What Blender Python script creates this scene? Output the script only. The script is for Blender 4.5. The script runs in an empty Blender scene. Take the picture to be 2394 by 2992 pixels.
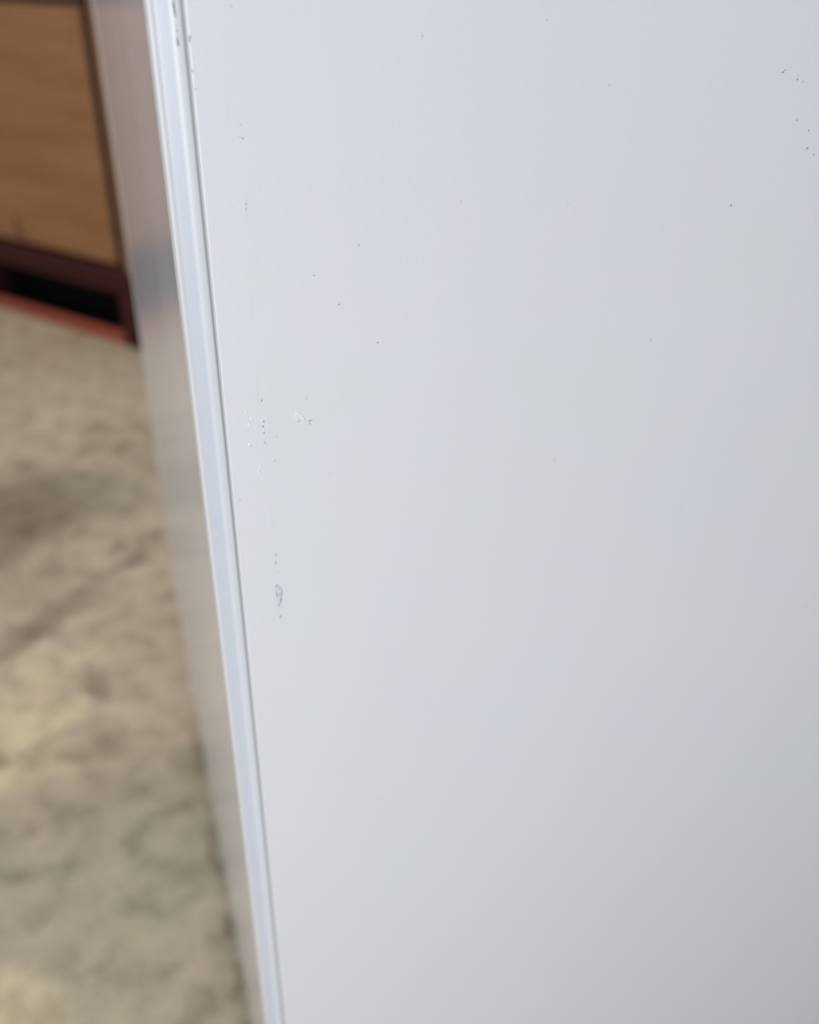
import bpy, bmesh, math, random
from mathutils import Vector, Matrix

random.seed(7)
scene = bpy.context.scene
col = scene.collection

# ------------------------------------------------------------------ camera
cam_data = bpy.data.cameras.new('camera')
cam = bpy.data.objects.new('camera', cam_data)
col.objects.link(cam)
scene.camera = cam
rx = Vector((0.99986937, -0.01616313, 0.0))
ry = Vector((0.00837795, 0.51826958, -0.85517627))
rz = Vector((0.01382233, 0.85506456, 0.51833729))
cam.matrix_world = Matrix(((rx[0], rx[1], rx[2], 0.0),
                           (ry[0], ry[1], ry[2], 0.0),
                           (rz[0], rz[1], rz[2], 0.8),
                           (0, 0, 0, 1)))
cam_data.sensor_fit = 'HORIZONTAL'
cam_data.sensor_width = 36.0
cam_data.lens = 40.6
cam_data.clip_start = 0.02
cam_data.clip_end = 200.0
cam_data.dof.use_dof = True
cam_data.dof.focus_distance = 0.297
cam_data.dof.aperture_fstop = 7.6

# ------------------------------------------------------------------ light
world = bpy.data.worlds.new('World')
scene.world = world
world.use_nodes = True
wn = world.node_tree.nodes
wn['Background'].inputs[0].default_value = (0.72, 0.87, 1.0, 1)
wn['Background'].inputs[1].default_value = 0.43


def area(name, loc, target, size, power, colr):
    d = bpy.data.lights.new(name, 'AREA')
    d.shape = 'RECTANGLE'
    d.size, d.size_y = size
    d.energy = power
    d.color = colr
    o = bpy.data.objects.new(name, d)
    o.location = loc
    o.rotation_euler = (Vector(target) - Vector(loc)).to_track_quat('-Z', 'Y').to_euler()
    col.objects.link(o)
    return o


area('added_panel_key', (-0.32, -0.98, 0.80), (-0.05, 0.3, 0.70), (0.55, 0.55), 12.8, (0.98, 0.955, 1.0))  # added key lamp close behind the camera, there to brighten the front panel
area('overhead_light', (-1.2, 1.2, 3.6), (-0.6, 1.4, 0.0), (2.6, 2.6), 64, (1.0, 0.88, 0.70))

vs = scene.view_settings
vs.view_transform = 'Standard'
vs.look = 'None'
vs.exposure = 0.0
vs.gamma = 1.0
vs.use_curve_mapping = False

# ------------------------------------------------------------------ tables (metres)
SPECKS_AND_SHADE = [(0.010332, 0.779194, 0.001168, 0.000317, 1.350444, 'smudge_shade'), (0.010223, 0.77134, 0.000369, 0.000276, -0.017728, 'smudge_shade'), (0.010374, 0.766621, 0.000378, 0.000233, 0.452186, 'smudge_shade'), (0.022097, 0.786793, 0.00055, 0.00032, -0.000587, 'faint'), (0.022467, 0.753472, 0.000395, 0.000294, 0.288472, 'smudge_shade'), (0.021615, 0.753872, 0.000294, 0.000244, -0.036621, 'faint'), (0.022175, 0.757148, 0.000392, 0.000243, 0.290001, 'faint'), (0.02202, 0.735133, 0.000407, 0.000406, -0.05707, 'smudge_shade'), (0.021904, 0.73365, 0.000596, 0.000254, 1.492929, 'faint'), (0.076377, 0.779127, 0.000522, 0.000417, -0.008474, 'faint'), (0.041662, 0.71212, 0.000332, 0.00033, -0.080415, 'smudge_shade'), (0.049629, 0.701933, 0.000343, 0.000342, -0.090482, 'smudge_shade'), (0.06262, 0.687497, 0.000402, 0.000299, 0.541482, 'dark'), (0.203364, 0.7674, 0.000491, 0.000408, 0.273451, 'dark'), (0.204014, 0.768008, 0.000647, 0.000204, 0.643699, 'smudge_shade'), (0.209638, 0.766349, 0.000298, 0.000275, 1.11621, 'smudge_shade'), (0.209711, 0.765095, 0.000399, 0.000345, 1.370914, 'dark'), (0.212131, 0.764311, 0.000499, 0.000236, 1.247264, 'smudge_shade'), (0.212976, 0.752272, 0.000517, 0.000284, 1.126366, 'smudge_shade'), (0.218916, 0.748764, 0.000422, 0.000317, 1.388508, 'dark'), (0.220018, 0.74288, 0.000666, 0.000291, 0.76678, 'dark'), (0.223429, 0.740574, 0.000558, 0.000265, 0.768822, 'smudge_shade'), (0.192812, 0.724905, 0.000661, 0.000286, 1.119496, 'dark'), (0.279265, 0.530211, 0.000874, 0.00064, -0.216169, 'faint'), (0.168573, 0.677486, 0.000594, 0.000443, -0.103242, 'faint'), (0.13389, 0.631944, 0.000752, 0.000446, -0.150381, 'faint'), (0.115467, 0.783067, 0.00056, 0.000336, -0.004232, 'faint'), (0.056571, 0.720544, 0.000529, 0.000391, 0.999462, 'faint'), (0.090569, 0.731961, 0.000352, 0.000234, -0.056315, 'faint'), (0.0223, 0.671429, 0.000617, 0.000284, 1.501402, 'smudge_shade'), (0.022462, 0.663728, 0.000407, 0.000346, -0.134409, 'smudge_shade'), (0.022109, 0.661985, 0.000373, 0.000346, -0.136333, 'dark'), (0.022291, 0.659513, 0.000478, 0.00029, 0.823731, 'smudge_shade'), (0.022161, 0.655889, 0.000413, 0.00035, -0.142868, 'smudge_shade'), (0.022827, 0.655269, 0.000502, 0.000175, -0.68768, 'faint'), (0.037466, 0.670137, 0.000296, 0.000293, -0.12548, 'faint'), (0.026514, 0.65749, 0.000474, 0.000352, -0.14049, 'faint'), (0.011898, 0.634675, 0.00048, 0.000355, -0.167381, 'faint'), (0.025229, 0.648275, 0.000361, 0.000356, -0.150525, 'faint'), (0.044487, 0.640654, 0.000379, 0.00025, -0.155429, 'faint'), (0.023229, 0.610114, 0.001192, 0.000251, 1.479349, 'faint'), (0.023443, 0.609466, 0.000513, 0.000277, -0.191986, 'smudge_shade'), (0.022978, 0.606052, 0.001055, 0.000379, 1.479522, 'smudge_shade'), (0.02335, 0.601659, 0.000959, 0.000229, 0.941675, 'faint'), (0.023279, 0.580856, 0.000793, 0.000394, 1.365834, 'smudge_shade'), (0.038053, 0.661879, 0.000474, 0.000298, 0.055313, 'olive'), (0.03866, 0.662056, 0.000588, 0.000179, 0.249223, 'olive'), (0.038128, 0.66083, 0.000517, 0.000239, 1.527738, 'olive'), (0.128628, 0.728711, 0.00038, 0.000253, -0.057394, 'faint'), (0.117468, 0.579463, 0.000476, 0.000311, -0.203159, 'faint'), (0.084611, 0.520533, 0.000447, 0.000318, 0.434833, 'faint'), (0.196124, 0.600517, 0.000524, 0.000344, -0.170089, 'faint'), (0.138824, 0.764856, 0.000364, 0.000242, -0.021806, 'faint'), (0.061862, 0.468019, 0.00069, 0.000327, -0.323162, 'faint'), (0.034251, 0.662263, 0.000751, 0.000154, -0.581839, 'smudge_shade'), (0.035635, 0.661299, 0.000608, 0.000154, -0.282814, 'smudge_shade'), (0.036282, 0.662376, 0.000506, 0.000142, 1.360339, 'faint'), (0.017413, 0.655137, 0.000607, 0.00015, -0.518067, 'faint'), (0.033601, 0.66351, 0.000383, 0.000141, 1.520318, 'faint')]  # the thin closing rows paint shadow lines under the blisters
BUMPS = [(0.017115, 0.655833, 0.000857, 0.000462, -0.606204), (0.017582, 0.663498, 0.000928, 0.000342, -0.230304), (0.016784, 0.668024, 0.000456, 0.000339, -0.130593), (0.018191, 0.665446, 0.00058, 0.000342, 0.635201), (0.021294, 0.665284, 0.000418, 0.000344, -0.501246), (0.022045, 0.664421, 0.000497, 0.000287, -0.844662), (0.022129, 0.660569, 0.000486, 0.000463, 1.002674), (0.020089, 0.649855, 0.000415, 0.000352, -0.149666), (0.020128, 0.647037, 0.000417, 0.000295, -0.15268), (0.019505, 0.644974, 0.000795, 0.000354, -0.951536), (0.02013, 0.643655, 0.000515, 0.000296, -0.705705), (0.033822, 0.66553, 0.000744, 0.000411, -0.577787), (0.034737, 0.664898, 0.000628, 0.000353, -0.662286), (0.03552, 0.663896, 0.000773, 0.000378, -0.907689), (0.036069, 0.662922, 0.000783, 0.000355, -1.378637), (0.036134, 0.66175, 0.000507, 0.000356, 1.360319), (0.034047, 0.662935, 0.001017, 0.000354, -0.748646), (0.033653, 0.664529, 0.000622, 0.000235, 1.27185), (0.035635, 0.661299, 0.000732, 0.000285, -0.319062), (0.022651, 0.657907, 0.000353, 0.000291, -0.14063)]
STRIP_LINES = [[(0.006924, 0.788304), (0.006884, 0.787198), (0.00695, 0.786246), (0.007061, 0.785289), (0.00711, 0.784168)], [(0.006947, 0.779633), (0.006996, 0.778485), (0.007056, 0.777826), (0.006936, 0.777168)]]
STRIP_DOTS = [(0.006995, 0.782397, 0.000247, 0.000134, 1.361922), (0.007025, 0.7811, 0.000334, 0.000197, 1.270447), (0.007022, 0.780286, 0.00018, 0.000108, -0.007838)]
SCRAPES = [[(0.022, 0.738773), (0.021997, 0.734837), (0.022057, 0.730335)], [(0.021427, 0.708342), (0.021394, 0.705048), (0.021385, 0.700592)], [(0.021159, 0.677837), (0.021235, 0.674159), (0.021269, 0.669817)], [(0.022388, 0.630356), (0.02251, 0.6246), (0.022587, 0.618009)], [(0.018624, 0.763089), (0.018675, 0.760416), (0.01879, 0.758436)]]
CHIP = [(0.023011, 0.596092), (0.023744, 0.595306), (0.024341, 0.594388), (0.02483, 0.593808), (0.024433, 0.591499), (0.024164, 0.589146), (0.023773, 0.586967), (0.023287, 0.585448), (0.022746, 0.585241), (0.022622, 0.587543), (0.022628, 0.5898), (0.022366, 0.59194), (0.022235, 0.594039), (0.022312, 0.59529)]
CHIP_LINES = [([(0.022293, 0.594978), (0.022873, 0.595963), (0.023368, 0.595543)], 0.000284), ([(0.023135, 0.593849), (0.024093, 0.594599), (0.024221, 0.594572)], 0.000155), ([(0.024571, 0.593863), (0.024295, 0.591368), (0.023629, 0.59119)], 0.000233), ([(0.022318, 0.591151), (0.02338, 0.591404), (0.024146, 0.591079)], 0.000129), ([(0.024128, 0.590762), (0.023886, 0.588884), (0.023642, 0.586995)], 0.000207), ([(0.022583, 0.586903), (0.022843, 0.586846), (0.023214, 0.58644)], 0.00031), ([(0.022235, 0.594039), (0.022376, 0.592098), (0.022608, 0.589483)], 0.000129)]
STAINS_AND_SHADE = [(-0.304, 0.549, 3.391, 1.046, -0.117, 6.534, 'olive', 0.75), (-0.248, 0.664, 9.162, 2.1, -0.171, 8.567, 'olive', 0.6), (-0.625, 1.329, 6.911, 2.812, -2.209, 8.606, 'brown', 0.8), (-0.631, 1.223, 11.851, 6.226, -6.34, 9.817, 'brown', 0.75), (-0.527, 1.367, 13.082, 3.25, 2.019, 14.876, 'olive', 0.6), (-0.492, 1.507, 19.814, 5.043, -0.213, 6.144, 'olive', 0.35), (-0.772, 1.809, 9.175, 3.149, -0.37, 9.216, 'pale', 0.4), (-0.631, 1.851, 11.26, 3.116, -0.545, 13.359, 'pale', 0.5), (-0.718, 1.54, 9.627, 4.113, -8.063, 20.827, 'pale', 0.35), (-0.472, 1.238, 14.266, 6.871, -10.909, 12.484, 'pale', 0.2), (-0.556, 1.104, 12.37, 7.105, -11.825, 14.05, 'brown', 0.3), (-0.6, 1.617, 25.029, 7.322, -0.97, 26.418, 'brown', 0.3), (-0.597, 1.53, 48.952, 14.862, -1.264, 35.934, 'brown', 0.45), (-0.56, 1.546, 25.136, 4.028, 17.188, 36.277, 'brown', 0.3), (-0.403, 1.2, 18.22, 12.518, -36.787, 16.458, 'dark', 0.42), (-0.428, 1.152, 27.569, 16.625, -41.29, 28.553, 'dark', 0.5), (-0.464, 1.198, 66.976, 19.062, -0.946, 32.271, 'dark', 0.4), (-0.468, 1.081, 14.372, 10.281, -32.057, 17.817, 'dark', 0.42), (-0.503, 1.024, 15.273, 11.215, -28.435, 17.724, 'dark', 0.45), (-0.528, 0.964, 15.416, 13.652, -31.126, 13.524, 'dark', 0.45), (-0.514, 1.001, 21.513, 17.243, -24.939, 13.032, 'brown', 0.3), (-0.35, 1.091, 65.413, -23.02, 92.89, 77.515, 'dark', 0.6), (-0.463, 0.76, 57.884, -13.762, 57.07, 73.963, 'dark', 1.0), (-0.465, 0.763, 89.309, -21.029, 88.628, 114.84, 'dark', 1.0), (-0.395, 0.895, 47.656, 14.167, -0.821, 34.191, 'brown', 0.65), (-0.393, 0.882, 30.813, 16.923, -27.491, 41.237, 'brown', 0.4), (-0.457, 0.93, 16.503, 8.441, -12.243, 24.382, 'yellow', 0.5), (-0.454, 0.823, 16.106, 9.998, -9.58, 14.576, 'yellow', 0.7), (-0.443, 0.726, 21.726, 8.214, -0.702, 33.287, 'yellow', 0.5), (-0.344, 0.893, 17.622, 4.597, -0.411, 17.161, 'pale', 0.3), (-0.291, 0.815, 26.496, 9.61, -15.344, 53.717, 'pale', 0.3), (-0.384, 0.758, 50.769, 34.242, -31.731, 39.288, 'brown', 0.55), (-0.343, 0.78, 31.189, 8.827, -0.672, 30.539, 'brown', 0.3), (-0.369, 0.666, 44.441, 40.407, -61.923, 49.581, 'dark', 0.4), (-0.334, 0.636, 70.431, 21.942, -0.91, 46.734, 'dark', 0.3), (-0.325, 0.704, 44.259, 12.667, -1.072, 51.91, 'brown', 0.25), (-0.284, 0.705, 36.459, 16.875, -18.206, 45.79, 'dark', 0.3), (-0.239, 0.687, 36.371, 28.431, -71.871, 64.509, 'dark', 0.4), (-0.243, 0.745, 64.148, 13.482, -0.691, 32.355, 'dark', 0.25), (-0.396, 0.601, 48.44, 18.313, -1.565, 82.809, 'dark', 0.3), (-0.387, 0.635, 46.997, 16.874, -0.759, 38.981, 'pale', 0.3), (-0.284, 0.58, 57.557, -25.653, 93.466, 126.059, 'pale', 0.4), (-0.293, 0.628, 70.918, 19.622, -0.764, 39.514, 'pale', 0.25), (-0.337, 0.471, 25.394, 9.359, -0.485, 29.17, 'yellow', 0.55), (-0.329, 0.567, 49.997, 16.367, -1.211, 66.241, 'dark', 0.2), (-0.248, 0.604, 72.474, 17.527, -1.561, 82.597, 'dark', 0.2), (-0.278, 0.518, 39.641, 43.034, -85.922, 68.533, 'dark', 0.3), (-0.228, 0.505, 63.753, 15.62, -1.03, 59.947, 'dark', 0.2), (-0.197, 0.523, 34.804, 7.314, -0.46, 26.324, 'pale', 0.25), (-0.187, 0.57, 49.873, 9.534, -0.806, 44.051, 'pale', 0.2), (-0.286, 0.463, 37.006, 11.763, -0.897, 54.481, 'olive', 0.3), (-0.178, 0.477, 65.629, 13.169, -0.884, 52.984, 'brown', 0.3), (-0.197, 0.589, 32.055, 0.419, 3.137, 14.526, 'pale', 0.15), (-0.236, 0.764, 165.503, 55.227, -5.99, 22.095, 'dark', 0.8), (-0.213, 0.706, 325.34, 107.558, -10.048, 39.052, 'dark', 0.4), (-0.197, 0.63, 115.876, 39.192, -5.965, 24.861, 'dark', 0.7), (-0.172, 0.555, 93.692, 28.734, -9.417, 52.325, 'dark', 0.85), (-0.153, 0.5, 113.093, 34.45, -6.217, 36.602, 'dark', 0.85), (-0.138, 0.461, 82.453, 24.843, -11.772, 72.382, 'dark', 0.85), (-0.923, 1.977, 21.369, 8.146, -0.414, 9.572, 'olive', 0.3), (-0.769, 1.642, 29.69, 10.942, -0.399, 10.725, 'olive', 0.3), (-0.702, 1.46, 40.586, 14.958, -0.874, 25.685, 'brown', 0.3)]  # dark rows beside the appliance base paint its contact shadow on the floor


# ------------------------------------------------------------------ helpers
def mat(name, base, rough=0.5, metal=0.0, ior=1.5):
    m = bpy.data.materials.new(name)
    m.use_nodes = True
    b = m.node_tree.nodes['Principled BSDF']
    b.inputs['Base Color'].default_value = (*base, 1)
    b.inputs['Roughness'].default_value = rough
    b.inputs['Metallic'].default_value = metal
    b.inputs['IOR'].default_value = ior
    return m, m.node_tree.nodes, m.node_tree.links, b


def node(ns, t, **kw):
    n = ns.new(t)
    for k, v in kw.items():
        setattr(n, k, v)
    return n


def noise(ns, ls, vec, scale, detail=3.0, rough=0.5, stretch=None):
    if stretch:
        mp = node(ns, 'ShaderNodeMapping')
        mp.inputs['Scale'].default_value = stretch
        ls.new(vec, mp.inputs['Vector'])
        vec = mp.outputs[0]
    n = node(ns, 'ShaderNodeTexNoise')
    n.inputs['Scale'].default_value = scale
    n.inputs['Detail'].default_value = detail
    n.inputs['Roughness'].default_value = rough
    ls.new(vec, n.inputs['Vector'])
    return n


def ramp(ns, ls, fac, stops):
    r = node(ns, 'ShaderNodeValToRGB')
    e = r.color_ramp.elements
    while len(e) < len(stops):
        e.new(0.5)
    for i, (p, c) in enumerate(stops):
        e[i].position = p
        e[i].color = (*c, 1)
    ls.new(fac, r.inputs[0])
    return r.outputs[0]


def mix(ns, ls, fac, a, b, mode='MIX'):
    m = node(ns, 'ShaderNodeMix', data_type='RGBA', blend_type=mode)
    if isinstance(fac, float):
        m.inputs[0].default_value = fac
    else:
        ls.new(fac, m.inputs[0])
    for i, v in ((6, a), (7, b)):
        if isinstance(v, tuple):
            m.inputs[i].default_value = (*v, 1)
        else:
            ls.new(v, m.inputs[i])
    return m.outputs[2]


def bump(ns, ls, h, strength, dist, bsdf):
    b = node(ns, 'ShaderNodeBump')
    b.inputs['Strength'].default_value = strength
    b.inputs['Distance'].default_value = dist
    ls.new(h, b.inputs['Height'])
    ls.new(b.outputs[0], bsdf.inputs['Normal'])
    return b


def coords(ns):
    return node(ns, 'ShaderNodeTexCoord').outputs['Object']


def obj(name, bm, mats, parent=None, smooth=False):
    me = bpy.data.meshes.new(name)
    bmesh.ops.recalc_face_normals(bm, faces=bm.faces[:])
    bm.to_mesh(me)
    bm.free()
    for m in (mats if isinstance(mats, list) else [mats]):
        me.materials.append(m)
    if smooth:
        for p in me.polygons:
            p.use_smooth = True
    o = bpy.data.objects.new(name, me)
    col.objects.link(o)
    if parent:
        o.parent = parent
    return o


def box(bm, x0, x1, y0, y1, z0, z1, bev=0.0, seg=2):
    vs_ = [bm.verts.new((x, y, z)) for x in (x0, x1) for y in (y0, y1) for z in (z0, z1)]
    idx = [(0, 1, 3, 2), (4, 6, 7, 5), (0, 4, 5, 1), (2, 3, 7, 6), (0, 2, 6, 4), (1, 5, 7, 3)]
    fs = [bm.faces.new([vs_[i] for i in f]) for f in idx]
    if bev:
        es = list({e for f in fs for e in f.edges})
        bmesh.ops.bevel(bm, geom=es, offset=bev, segments=seg, affect='EDGES', profile=0.5)


def thing(name, label, cat, loc, rot):
    o = bpy.data.objects.new(name, None)
    o.empty_display_size = 0.1
    o.location = loc
    o.rotation_euler = (0, 0, rot)
    o['label'] = label
    o['category'] = cat
    col.objects.link(o)
    return o


# ------------------------------------------------------------------ floor
def floor_material():
    m, ns, ls, b = mat('stained_concrete', (0.35, 0.3, 0.24), 0.55)
    co = coords(ns)
    # irregular outlines for the stains and the painted contact shadow
    wn_ = noise(ns, ls, co, 9.0, 4.0, 0.6)
    sub = node(ns, 'ShaderNodeVectorMath', operation='SUBTRACT')
    ls.new(wn_.outputs['Color'], sub.inputs[0])
    sub.inputs[1].default_value = (0.5, 0.5, 0.5)
    sc = node(ns, 'ShaderNodeVectorMath', operation='SCALE')
    ls.new(sub.outputs[0], sc.inputs[0])
    sc.inputs['Scale'].default_value = 0.13
    add = node(ns, 'ShaderNodeVectorMath', operation='ADD')
    ls.new(co, add.inputs[0])
    ls.new(sc.outputs[0], add.inputs[1])
    warped = add.outputs[0]
    n1 = noise(ns, ls, co, 2.2, 6.0, 0.62)
    c = ramp(ns, ls, n1.outputs['Fac'], [(0.30, (0.395, 0.31, 0.22)), (0.5, (0.48, 0.39, 0.288)), (0.72, (0.545, 0.455, 0.34))])
    tones = {'brown': (0.21, 0.16, 0.105), 'olive': (0.345, 0.315, 0.235), 'pale': (0.50, 0.42, 0.31),  # the large olive rows shift the tint of the nearer floor
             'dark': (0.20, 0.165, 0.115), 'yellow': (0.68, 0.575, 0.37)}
    for (cx, cy, ax, ay, bx, by, tone, st) in STAINS_AND_SHADE:
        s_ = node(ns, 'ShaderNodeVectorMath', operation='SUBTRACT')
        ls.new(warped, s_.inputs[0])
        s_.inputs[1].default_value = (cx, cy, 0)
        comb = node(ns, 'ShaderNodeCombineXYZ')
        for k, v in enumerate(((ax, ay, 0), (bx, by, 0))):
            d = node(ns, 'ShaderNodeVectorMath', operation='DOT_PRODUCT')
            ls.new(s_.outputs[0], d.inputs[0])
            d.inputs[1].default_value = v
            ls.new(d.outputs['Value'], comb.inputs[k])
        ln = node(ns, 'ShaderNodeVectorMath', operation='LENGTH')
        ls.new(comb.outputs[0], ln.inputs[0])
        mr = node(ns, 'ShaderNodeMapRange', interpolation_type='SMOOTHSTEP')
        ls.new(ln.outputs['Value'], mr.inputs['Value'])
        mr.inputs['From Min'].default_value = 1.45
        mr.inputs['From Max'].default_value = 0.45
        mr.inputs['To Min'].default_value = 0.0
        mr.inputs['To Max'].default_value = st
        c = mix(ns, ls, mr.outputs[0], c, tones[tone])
    n2 = noise(ns, ls, co, 27.0, 4.0, 0.55)
    m2 = ramp(ns, ls, n2.outputs['Fac'], [(0.32, (0.66, 0.645, 0.63)), (0.5, (1.0, 1.0, 1.0)), (0.70, (1.20, 1.19, 1.17))])
    c = mix(ns, ls, 0.78, c, m2, 'MULTIPLY')
    n3 = noise(ns, ls, co, 260.0, 2.0, 0.6)
    m3 = ramp(ns, ls, n3.outputs['Fac'], [(0.35, (0.86, 0.86, 0.86)), (0.65, (1.1, 1.1, 1.1))])
    c = mix(ns, ls, 0.8, c, m3, 'MULTIPLY')
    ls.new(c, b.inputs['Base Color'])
    rr = node(ns, 'ShaderNodeMapRange')
    ls.new(n1.outputs['Fac'], rr.inputs['Value'])
    rr.inputs['To Min'].default_value = 0.42
    rr.inputs['To Max'].default_value = 0.75
    ls.new(rr.outputs[0], b.inputs['Roughness'])
    bump(ns, ls, n3.outputs['Fac'], 0.4, 0.0006, b)
    return m


bm = bmesh.new()
bmesh.ops.create_grid(bm, x_segments=1, y_segments=1, size=60)
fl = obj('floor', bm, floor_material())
fl['kind'] = 'structure'
fl['label'] = 'worn beige concrete floor with dark stains'

# ------------------------------------------------------------------ materials for the appliance
def paint(name, base, rough, grain=0.12, coat=0.0):
    m, ns, ls, b = mat(name, base, rough)
    co = coords(ns)
    n = noise(ns, ls, co, 5.0, 2.0, 0.5)
    n.noise_dimensions = '3D'
    c = mix(ns, ls, n.outputs['Fac'], tuple(v * 0.975 for v in base), tuple(min(v * 1.02, 0.95) for v in base))
    h = noise(ns, ls, co, 11.0, 3.0, 0.6)
    tint = ramp(ns, ls, h.outputs['Fac'], [(0.30, (0.978, 0.998, 0.984)), (0.5, (0.995, 0.99, 0.992)), (0.70, (0.976, 0.985, 1.008))])
    c = mix(ns, ls, 1.0, c, tint, 'MULTIPLY')
    ls.new(c, b.inputs['Base Color'])
    g = noise(ns, ls, co, 1400.0, 2.0, 0.6)
    peel = noise(ns, ls, co, 420.0, 1.0, 0.5)
    sm = node(ns, 'ShaderNodeMath', operation='ADD')
    ls.new(g.outputs['Fac'], sm.inputs[0])
    ls.new(peel.outputs['Fac'], sm.inputs[1])
    bump(ns, ls, sm.outputs[0], grain * 1.4, 0.0003, b)
    b.inputs['Coat Weight'].default_value = coat
    b.inputs['Coat Roughness'].default_value = 0.25
    return m


PANEL = paint('white_enamel_paint', (0.765, 0.788, 0.815), 0.34)


def trim_material():
    """white trim whose flute has its shading painted in as a bluer, darker band"""
    m, ns, ls, b = mat('fluted_trim_paint', (0.7, 0.7, 0.7), 0.36)
    sx = node(ns, 'ShaderNodeSeparateXYZ')
    ls.new(coords(ns), sx.inputs[0])
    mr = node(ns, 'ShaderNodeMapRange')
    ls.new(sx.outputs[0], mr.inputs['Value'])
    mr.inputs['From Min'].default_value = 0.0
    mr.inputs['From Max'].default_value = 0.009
    edge, flute, ridge = (0.69, 0.70, 0.72), (0.575, 0.625, 0.685), (0.69, 0.73, 0.775)  # flute tone holds the darkening of its turned-away face
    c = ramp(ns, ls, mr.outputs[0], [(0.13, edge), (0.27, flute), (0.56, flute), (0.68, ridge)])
    n = noise(ns, ls, coords(ns), 30.0, 3.0, 0.6, (1.0, 1.0, 0.3))
    v = ramp(ns, ls, n.outputs['Fac'], [(0.3, (0.97, 0.97, 0.97)), (0.7, (1.0, 1.0, 1.0))])
    ls.new(mix(ns, ls, 1.0, c, v, 'MULTIPLY'), b.inputs['Base Color'])
    g = noise(ns, ls, coords(ns), 1500.0, 2.0, 0.6)
    bump(ns, ls, g.outputs['Fac'], 0.05, 0.0003, b)
    return m


TRIM = trim_material()


def side_material():
    m, ns, ls, b = mat('side_sheet_paint', (0.50, 0.50, 0.51), 0.14)
    co = coords(ns)
    st = noise(ns, ls, co, 14.0, 3.0, 0.6, (1.0, 1.0, 0.06))
    c = ramp(ns, ls, st.outputs['Fac'], [(0.25, (0.73, 0.735, 0.79)), (0.75, (0.77, 0.775, 0.83))])
    ls.new(c, b.inputs['Base Color'])
    rr = node(ns, 'ShaderNodeMapRange')
    ls.new(st.outputs['Fac'], rr.inputs['Value'])
    rr.inputs['To Min'].default_value = 0.14
    rr.inputs['To Max'].default_value = 0.19
    ls.new(rr.outputs[0], b.inputs['Roughness'])
    b.inputs['Coat Weight'].default_value = 0.38
    b.inputs['Coat Roughness'].default_value = 0.17
    g = noise(ns, ls, co, 9.0, 2.0, 0.5)
    bump(ns, ls, g.outputs['Fac'], 0.12, 0.002, b)
    return m


SIDE = side_material()
DARK_SPECK, _, _, _ = mat('dark_dirt_speck', (0.22, 0.215, 0.21), 0.7)
SMUDGE_SHADE, _, _, _ = mat('grey_dirt_and_shade', (0.38, 0.38, 0.375), 0.7)  # for dirt specks and for shadow lines painted under the blisters
FAINT, _, _, _ = mat('faint_speck_and_shade', (0.58, 0.605, 0.60), 0.6)
OLIVE, _, _, _ = mat('olive_speck', (0.36, 0.36, 0.28), 0.7)
CHIPM, _, _, _ = mat('bare_primer', (0.69, 0.715, 0.76), 0.5)
SCRAPED, _, _, _ = mat('scraped_paint', (0.745, 0.76, 0.775), 0.5)
RIM, _, _, _ = mat('torn_paint_rim', (0.22, 0.235, 0.26), 0.6)
SCRATCH, _, _, _ = mat('bare_steel_scratch', (0.20, 0.22, 0.25), 0.5)
BUMPM, _, _, _ = mat('paint_blister', (0.90, 0.90, 0.89), 0.3)  # paler than the panel, putting the blister highlights into the colour
SEAM_SHADE, _, _, _ = mat('grey_seam_shade', (0.50, 0.48, 0.49), 0.7)  # grey strip colour that paints the shade of the open seam
BLACK, _, _, _ = mat('black_plastic', (0.02, 0.02, 0.02), 0.6)

# ------------------------------------------------------------------ the appliance
# local axes: x along the front to the right, y into the depth, z up; origin = left front corner on the floor
ang = math.atan2(0.31705475, 0.94840724)
app = thing('appliance_cabinet',
            'white painted steel appliance with a chipped front panel and fluted corner trim, nearest the camera',
            'appliance', (-0.071, 0.275, 0), ang)
W_, D_, H_, B_ = 0.60, 0.615, 0.86, 0.016
U0 = 0.0098


def blob(bm, u, z, a, b_, an, mi, y=-0.00008, dome=0.0, n=10):
    """a small irregular fleck or painted shadow line on the front panel"""
    c, s = math.cos(an), math.sin(an)
    ring = []
    for i in range(n):
        t = 2 * math.pi * i / n
        r = random.uniform(0.72, 1.2)
        p, q = a * r * math.cos(t), b_ * r * math.sin(t)
        ring.append((u + p * c - q * s, z + p * s + q * c))
    base = [bm.verts.new((x, 0.0002, zz)) for x, zz in ring]
    top = [bm.verts.new((u + (x - u) * 0.8, y, z + (zz - z) * 0.8)) for x, zz in ring]
    for i in range(n):
        f = bm.faces.new((base[i], base[(i + 1) % n], top[(i + 1) % n], top[i]))
        f.material_index = mi
        f.smooth = dome > 0
    if dome:
        apex = bm.verts.new((u, y - dome, z))
        for i in range(n):
            f = bm.faces.new((top[i], top[(i + 1) % n], apex))
            f.material_index = mi
            f.smooth = True
    else:
        f = bm.faces.new(top)
        f.material_index = mi


def stroke(bm, pts, w, mi, y):
    """a thin scratch along a polyline on a plane y"""
    n = len(pts)
    L, R = [], []
    for i, (u, z) in enumerate(pts):
        a = pts[max(i - 1, 0)]
        b_ = pts[min(i + 1, n - 1)]
        dx, dz = b_[0] - a[0], b_[1] - a[1]
        ln = math.hypot(dx, dz) or 1
        ww = w * (0.35 if i in (0, n - 1) else random.uniform(0.8, 1.2))
        L.append(bm.verts.new((u - dz / ln * ww, y, z + dx / ln * ww)))
        R.append(bm.verts.new((u + dz / ln * ww, y, z - dx / ln * ww)))
    for i in range(n - 1):
        f = bm.faces.new((L[i], L[i + 1], R[i + 1], R[i]))
        f.material_index = mi


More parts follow.
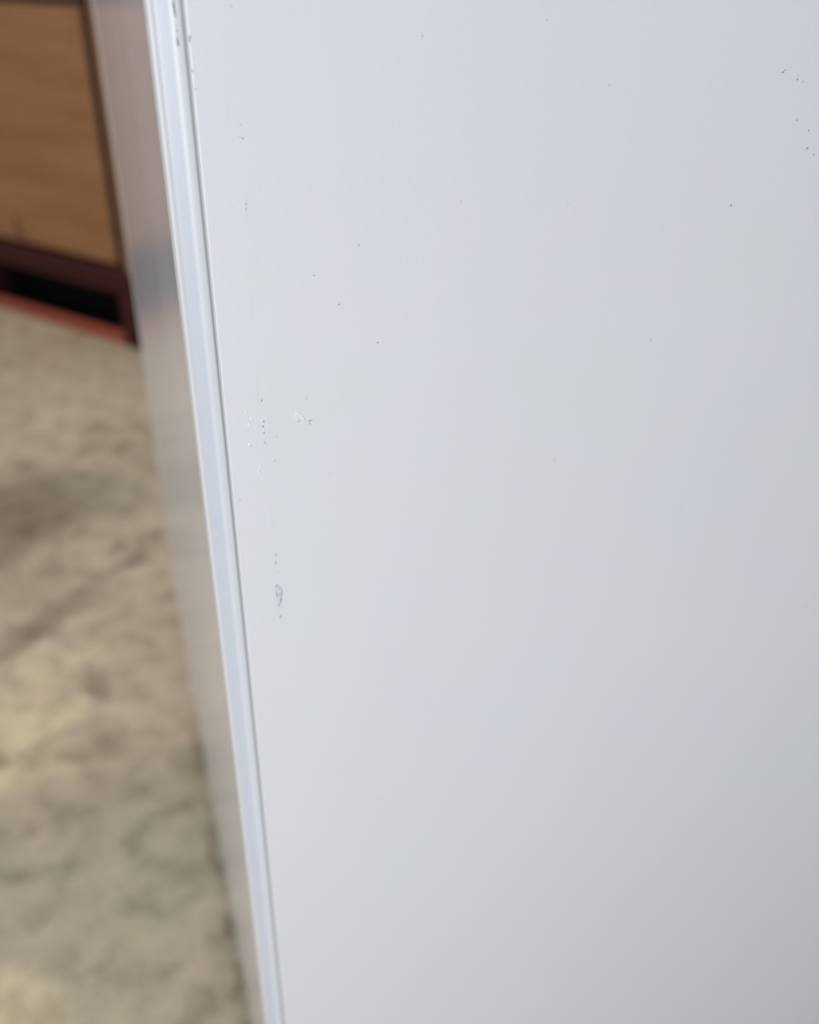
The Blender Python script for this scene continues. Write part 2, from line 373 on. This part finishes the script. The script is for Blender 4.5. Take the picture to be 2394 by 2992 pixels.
# front panel: a pan with rounded edges, with its flecks, painted blister shadows and chip in the same mesh
bm = bmesh.new()
box(bm, U0, W_ - U0, 0.0, 0.018, B_ + 0.004, H_ - 0.002, 0.0005, 3)
tone = {'dark': 1, 'smudge_shade': 2, 'faint': 3, 'olive': 4}
for (u, z, a, b_, an, t) in SPECKS_AND_SHADE:
    blob(bm, u, z, a, b_, an, tone[t])
for (u, z, a, b_, an) in BUMPS:
    blob(bm, u, z, a, b_, an, 6, y=-0.00012, dome=0.00035)
# the chip: bare primer with torn dark rim lines
cc = [bm.verts.new((u, -0.00006, z)) for (u, z) in CHIP]
f = bm.faces.new(cc)
f.material_index = 5
for pts in SCRAPES:
    stroke(bm, pts, 0.00012, 8, -0.00008)
for pts, w in CHIP_LINES:
    stroke(bm, pts, w, 7, -0.00010)
obj('front_panel', bm, [PANEL, DARK_SPECK, SMUDGE_SHADE, FAINT, OLIVE, CHIPM, BUMPM, RIM, SCRAPED], app)


# edge trim: a folded profile swept up the corner
def trim(mirror, parent):
    prof = [(0.0, 0.012), (0.0, 0.0032), (0.00008, 0.0027), (0.00030, 0.00228), (0.0006, 0.0021), (0.0011, 0.00205),
            (0.0016, 0.00206), (0.0020, 0.00207), (0.0025, 0.0019), (0.0034, 0.00150), (0.0046, 0.00096), (0.0054, 0.00058),
            (0.0059, 0.00033), (0.0065, 0.00013), (0.0072, 0.00003), (0.0082, 0.0), (0.0086, 0.00006), (0.0089, 0.0003), (0.0090, 0.0007),
            (0.0090, 0.0022), (0.0125, 0.0022), (0.0125, 0.012)]
    bm = bmesh.new()
    rows = []
    for z in (B_, H_):
        rows.append([bm.verts.new(((W_ - u) if mirror else u, y, z)) for (u, y) in prof])
    n = len(prof)
    for i in range(n):
        j = (i + 1) % n
        f = bm.faces.new((rows[0][i], rows[0][j], rows[1][j], rows[1][i]))
    bm.faces.new(rows[0][::-1])
    bm.faces.new(rows[1])
    if not mirror:
        for pts in STRIP_LINES:
            # follow the trim face just in front of it
            stroke(bm, pts, 0.00024, 1, -0.00004)
        for (u, z, a, b_, an) in STRIP_DOTS:
            stroke(bm, [(u, z - a), (u + 0.00003, z), (u, z + a)], b_, 1, -0.00004)
    o = obj('edge_trim', bm, [TRIM, SCRATCH], parent)
    for p in o.data.polygons:
        p.use_smooth = p.material_index != 1 and abs(p.normal.z) < 0.5
    o.data.set_sharp_from_angle(angle=math.radians(38))
    return o


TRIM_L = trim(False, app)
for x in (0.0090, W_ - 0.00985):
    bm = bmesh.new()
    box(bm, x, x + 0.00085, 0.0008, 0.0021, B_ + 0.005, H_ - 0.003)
    obj('seam_shade_strip', bm, SEAM_SHADE, app)
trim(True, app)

bm = bmesh.new()
box(bm, 0.0006, 0.004, 0.0122, D_ - 0.004, B_, H_, 0.0004, 2)
obj('side_panel', bm, SIDE, app)
bm = bmesh.new()
box(bm, W_ - 0.004, W_ - 0.0006, 0.0122, D_ - 0.004, B_, H_, 0.0004, 2)
obj('side_panel', bm, SIDE, app)
bm = bmesh.new()
box(bm, 0.0, W_, D_ - 0.0035, D_, B_, H_, 0.001, 2)
obj('back_panel', bm, SIDE, app)
bm = bmesh.new()
box(bm, 0.0045, W_ - 0.0045, 0.0185, D_ - 0.004, H_ - 0.004, H_ - 0.0005, 0.0005, 2)
obj('top_panel', bm, PANEL, app)
bm = bmesh.new()
box(bm, 0.0045, W_ - 0.0045, 0.0185, D_ - 0.004, B_ + 0.001, B_ + 0.004)
obj('bottom_plate', bm, BLACK, app)
for (x, y) in ((0.05, 0.06), (W_ - 0.05, 0.06), (0.05, D_ - 0.06), (W_ - 0.05, D_ - 0.06)):
    bm = bmesh.new()
    bmesh.ops.create_cone(bm, segments=24, radius1=0.02, radius2=0.016, depth=B_ + 0.0008, cap_ends=True,
                          matrix=Matrix.Translation((x, y, (B_ + 0.0008) / 2)))
    obj('foot', bm, BLACK, app)

# ------------------------------------------------------------------ pallet and crate
# local axes: x to the right along the front, y backwards, z up; origin = right front reference point on the floor
cang = math.atan2(-0.53976641, 0.84181484)
PL, PR, PD = -1.16, 0.07, 0.80


def wood(name, a, b_, rough, scale=3.0, streak=(1.0, 1.0, 10.0), bs=0.2, ior=1.5):
    m, ns, ls, bs_ = mat(name, a, rough, 0.0, ior)
    co = coords(ns)
    n = noise(ns, ls, co, scale, 5.0, 0.55, streak)
    c = ramp(ns, ls, n.outputs['Fac'], [(0.3, a), (0.7, b_)])
    n2 = noise(ns, ls, co, 40.0, 4.0, 0.6, (0.3, 1.0, 3.0))
    m2 = ramp(ns, ls, n2.outputs['Fac'], [(0.3, (0.84, 0.83, 0.82)), (0.7, (1.08, 1.08, 1.08))])
    c = mix(ns, ls, 0.8, c, m2, 'MULTIPLY')
    ls.new(c, bs_.inputs['Base Color'])
    bump(ns, ls, n2.outputs['Fac'], bs, 0.002, bs_)
    return m


PLY = wood('amber_plywood', (0.315, 0.138, 0.055), (0.43, 0.222, 0.105), 0.45, 1.6)
POST = wood('ochre_batten', (0.34, 0.15, 0.05), (0.44, 0.23, 0.085), 0.5, 2.0, (8.0, 8.0, 0.6))
SHADOWED, _, _, _ = mat('dark_gap_shade', (0.028, 0.011, 0.009), 0.9)  # near-black colour that paints the shade in the gaps between boards
MAROON = wood('maroon_stained_timber', (0.045, 0.0095, 0.009), (0.078, 0.017, 0.015), 0.8, 2.0)
REDWOOD = wood('worn_red_timber', (0.30, 0.055, 0.036), (0.42, 0.098, 0.055), 0.6, 2.0)
OPENING_SHADE, _, _, _ = mat('black_opening_shade', (0.008, 0.007, 0.006), 0.95)  # black colour that paints the shade inside the fork opening
OPENING_SHADE.node_tree.nodes['Principled BSDF'].inputs['Specular IOR Level'].default_value = 0.1
SMEAR, _, _, _ = mat('dark_scuff', (0.09, 0.04, 0.028), 0.8)

for m_ in (MAROON, PLY):
    m_.node_tree.nodes['Principled BSDF'].inputs['Specular IOR Level'].default_value = 0.25

pal = thing('pallet', 'dark red wooden pallet under the plywood crate, black fork opening in its side', 'pallet',
            (-0.63242885, 2.02811423, 0), cang)
bm = bmesh.new()
box(bm, PL, PR, 0.0, PD, 0.146, 0.176, 0.003)
box(bm, PL, PR, 0.004, PD - 0.004, 0.121, 0.1455, 0.002)
obj('deck', bm, MAROON, pal)
bm = bmesh.new()
box(bm, PL, -0.050, -0.001, 0.014, 0.0, 0.029, 0.003)
obj('bottom_board', bm, REDWOOD, pal)
for y0, y1 in ((0.35, 0.45), (PD - 0.10, PD - 0.021)):
    bm = bmesh.new()
    box(bm, PL, PR, y0, y1, 0.0, 0.042, 0.004)
    obj('bottom_board', bm, MAROON, pal)
for x0, x1 in ((-0.047, PR - 0.002), (-0.68, -0.585), (PL + 0.002, PL + 0.11)):
    for y0, y1 in ((0.002, 0.10), (0.35, 0.45), (PD - 0.10, PD - 0.002)):
        front = y0 < 0.01
        bm = bmesh.new()
        box(bm, x0, x1, -0.0015 if front and x1 > 0 else (0.0145 if front else y0), y1,
            0.0 if front and x1 > 0 else (0.0045 if front else 0.0425), 0.1205, 0.003)
        obj('block', bm, MAROON, pal)

bm = bmesh.new()   # black sheets added to paint the shade inside the fork opening
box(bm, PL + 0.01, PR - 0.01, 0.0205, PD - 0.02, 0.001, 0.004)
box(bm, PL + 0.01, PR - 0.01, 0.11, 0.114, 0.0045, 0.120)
obj('fork_opening_shade', bm, OPENING_SHADE, pal)

cr = thing('plywood_crate', 'amber plywood crate standing on the dark red pallet behind the appliance', 'crate',
           (-0.63242885, 2.02811423, 0.1765), cang)
CB = 0.006
Z = 0.1765
bm = bmesh.new()   # the inner shell behind the boards
box(bm, PL + 0.03, PR - 0.03, 0.030, PD - 0.03, 0.002, 0.725)
obj('gap_shade_shell', bm, SHADOWED, cr)
bm = bmesh.new()   # dark strips painting the shade of the gaps between boards and batten
box(bm, -0.0435, -0.0165, 0.0085, 0.029, 0.001, 0.724)
obj('joint_shade_strip', bm, SHADOWED, cr)
bm = bmesh.new()
box(bm, PL + 0.045, -0.044, 0.0085, 0.029, 0.5215, 0.5355)
obj('joint_shade_strip', bm, SHADOWED, cr)
bm = bmesh.new()   # lower front board
box(bm, PL + 0.045, -0.044, 0.007, 0.0295, 0.012, 0.521, 0.003)
for (x, z, w, h) in ((-0.381, 0.05, 0.008, 0.026), (-0.372, 0.028, 0.006, 0.010)):
    ring = [(x + w * math.cos(t) * random.uniform(0.8, 1.2) + (z - 0.05) * 0, z + h * math.sin(t) * random.uniform(0.85, 1.15))
            for t in [i * math.pi / 7 for i in range(14)]]
    f = bm.faces.new([bm.verts.new((a, 0.0067, c)) for a, c in ring])
    f.material_index = 1
obj('front_board', bm, [PLY, SMEAR], cr)
bm = bmesh.new()   # upper front board
box(bm, PL + 0.045, -0.044, 0.007, 0.0295, 0.536, 0.724, 0.003)
obj('front_board', bm, [PLY], cr)
for (x0, x1) in ((-0.016, PR - 0.004), (PL + 0.004, PL + 0.044)):
    for (y0, y1) in ((0.006, 0.0295), (PD - 0.0295, PD - 0.006)):
        bm = bmesh.new()
        box(bm, x0, x1, y0, y1, 0.0, 0.729, 0.003)
        obj('corner_batten', bm, POST, cr)
for (x0, x1) in ((PR - 0.0295, PR - 0.012), (PL + 0.012, PL + 0.0295)):
    bm = bmesh.new()
    box(bm, x0, x1, 0.030, PD - 0.030, 0.004, 0.724, 0.002)
    obj('side_board', bm, PLY, cr)
bm = bmesh.new()
box(bm, PL + 0.045, PR - 0.07, PD - 0.0295, PD - 0.012, 0.004, 0.724, 0.002)
obj('back_board', bm, PLY, cr)
bm = bmesh.new()
box(bm, PL, PR, 0.002, PD - 0.002, 0.7295, 0.748, 0.003)
obj('lid', bm, PLY, cr)
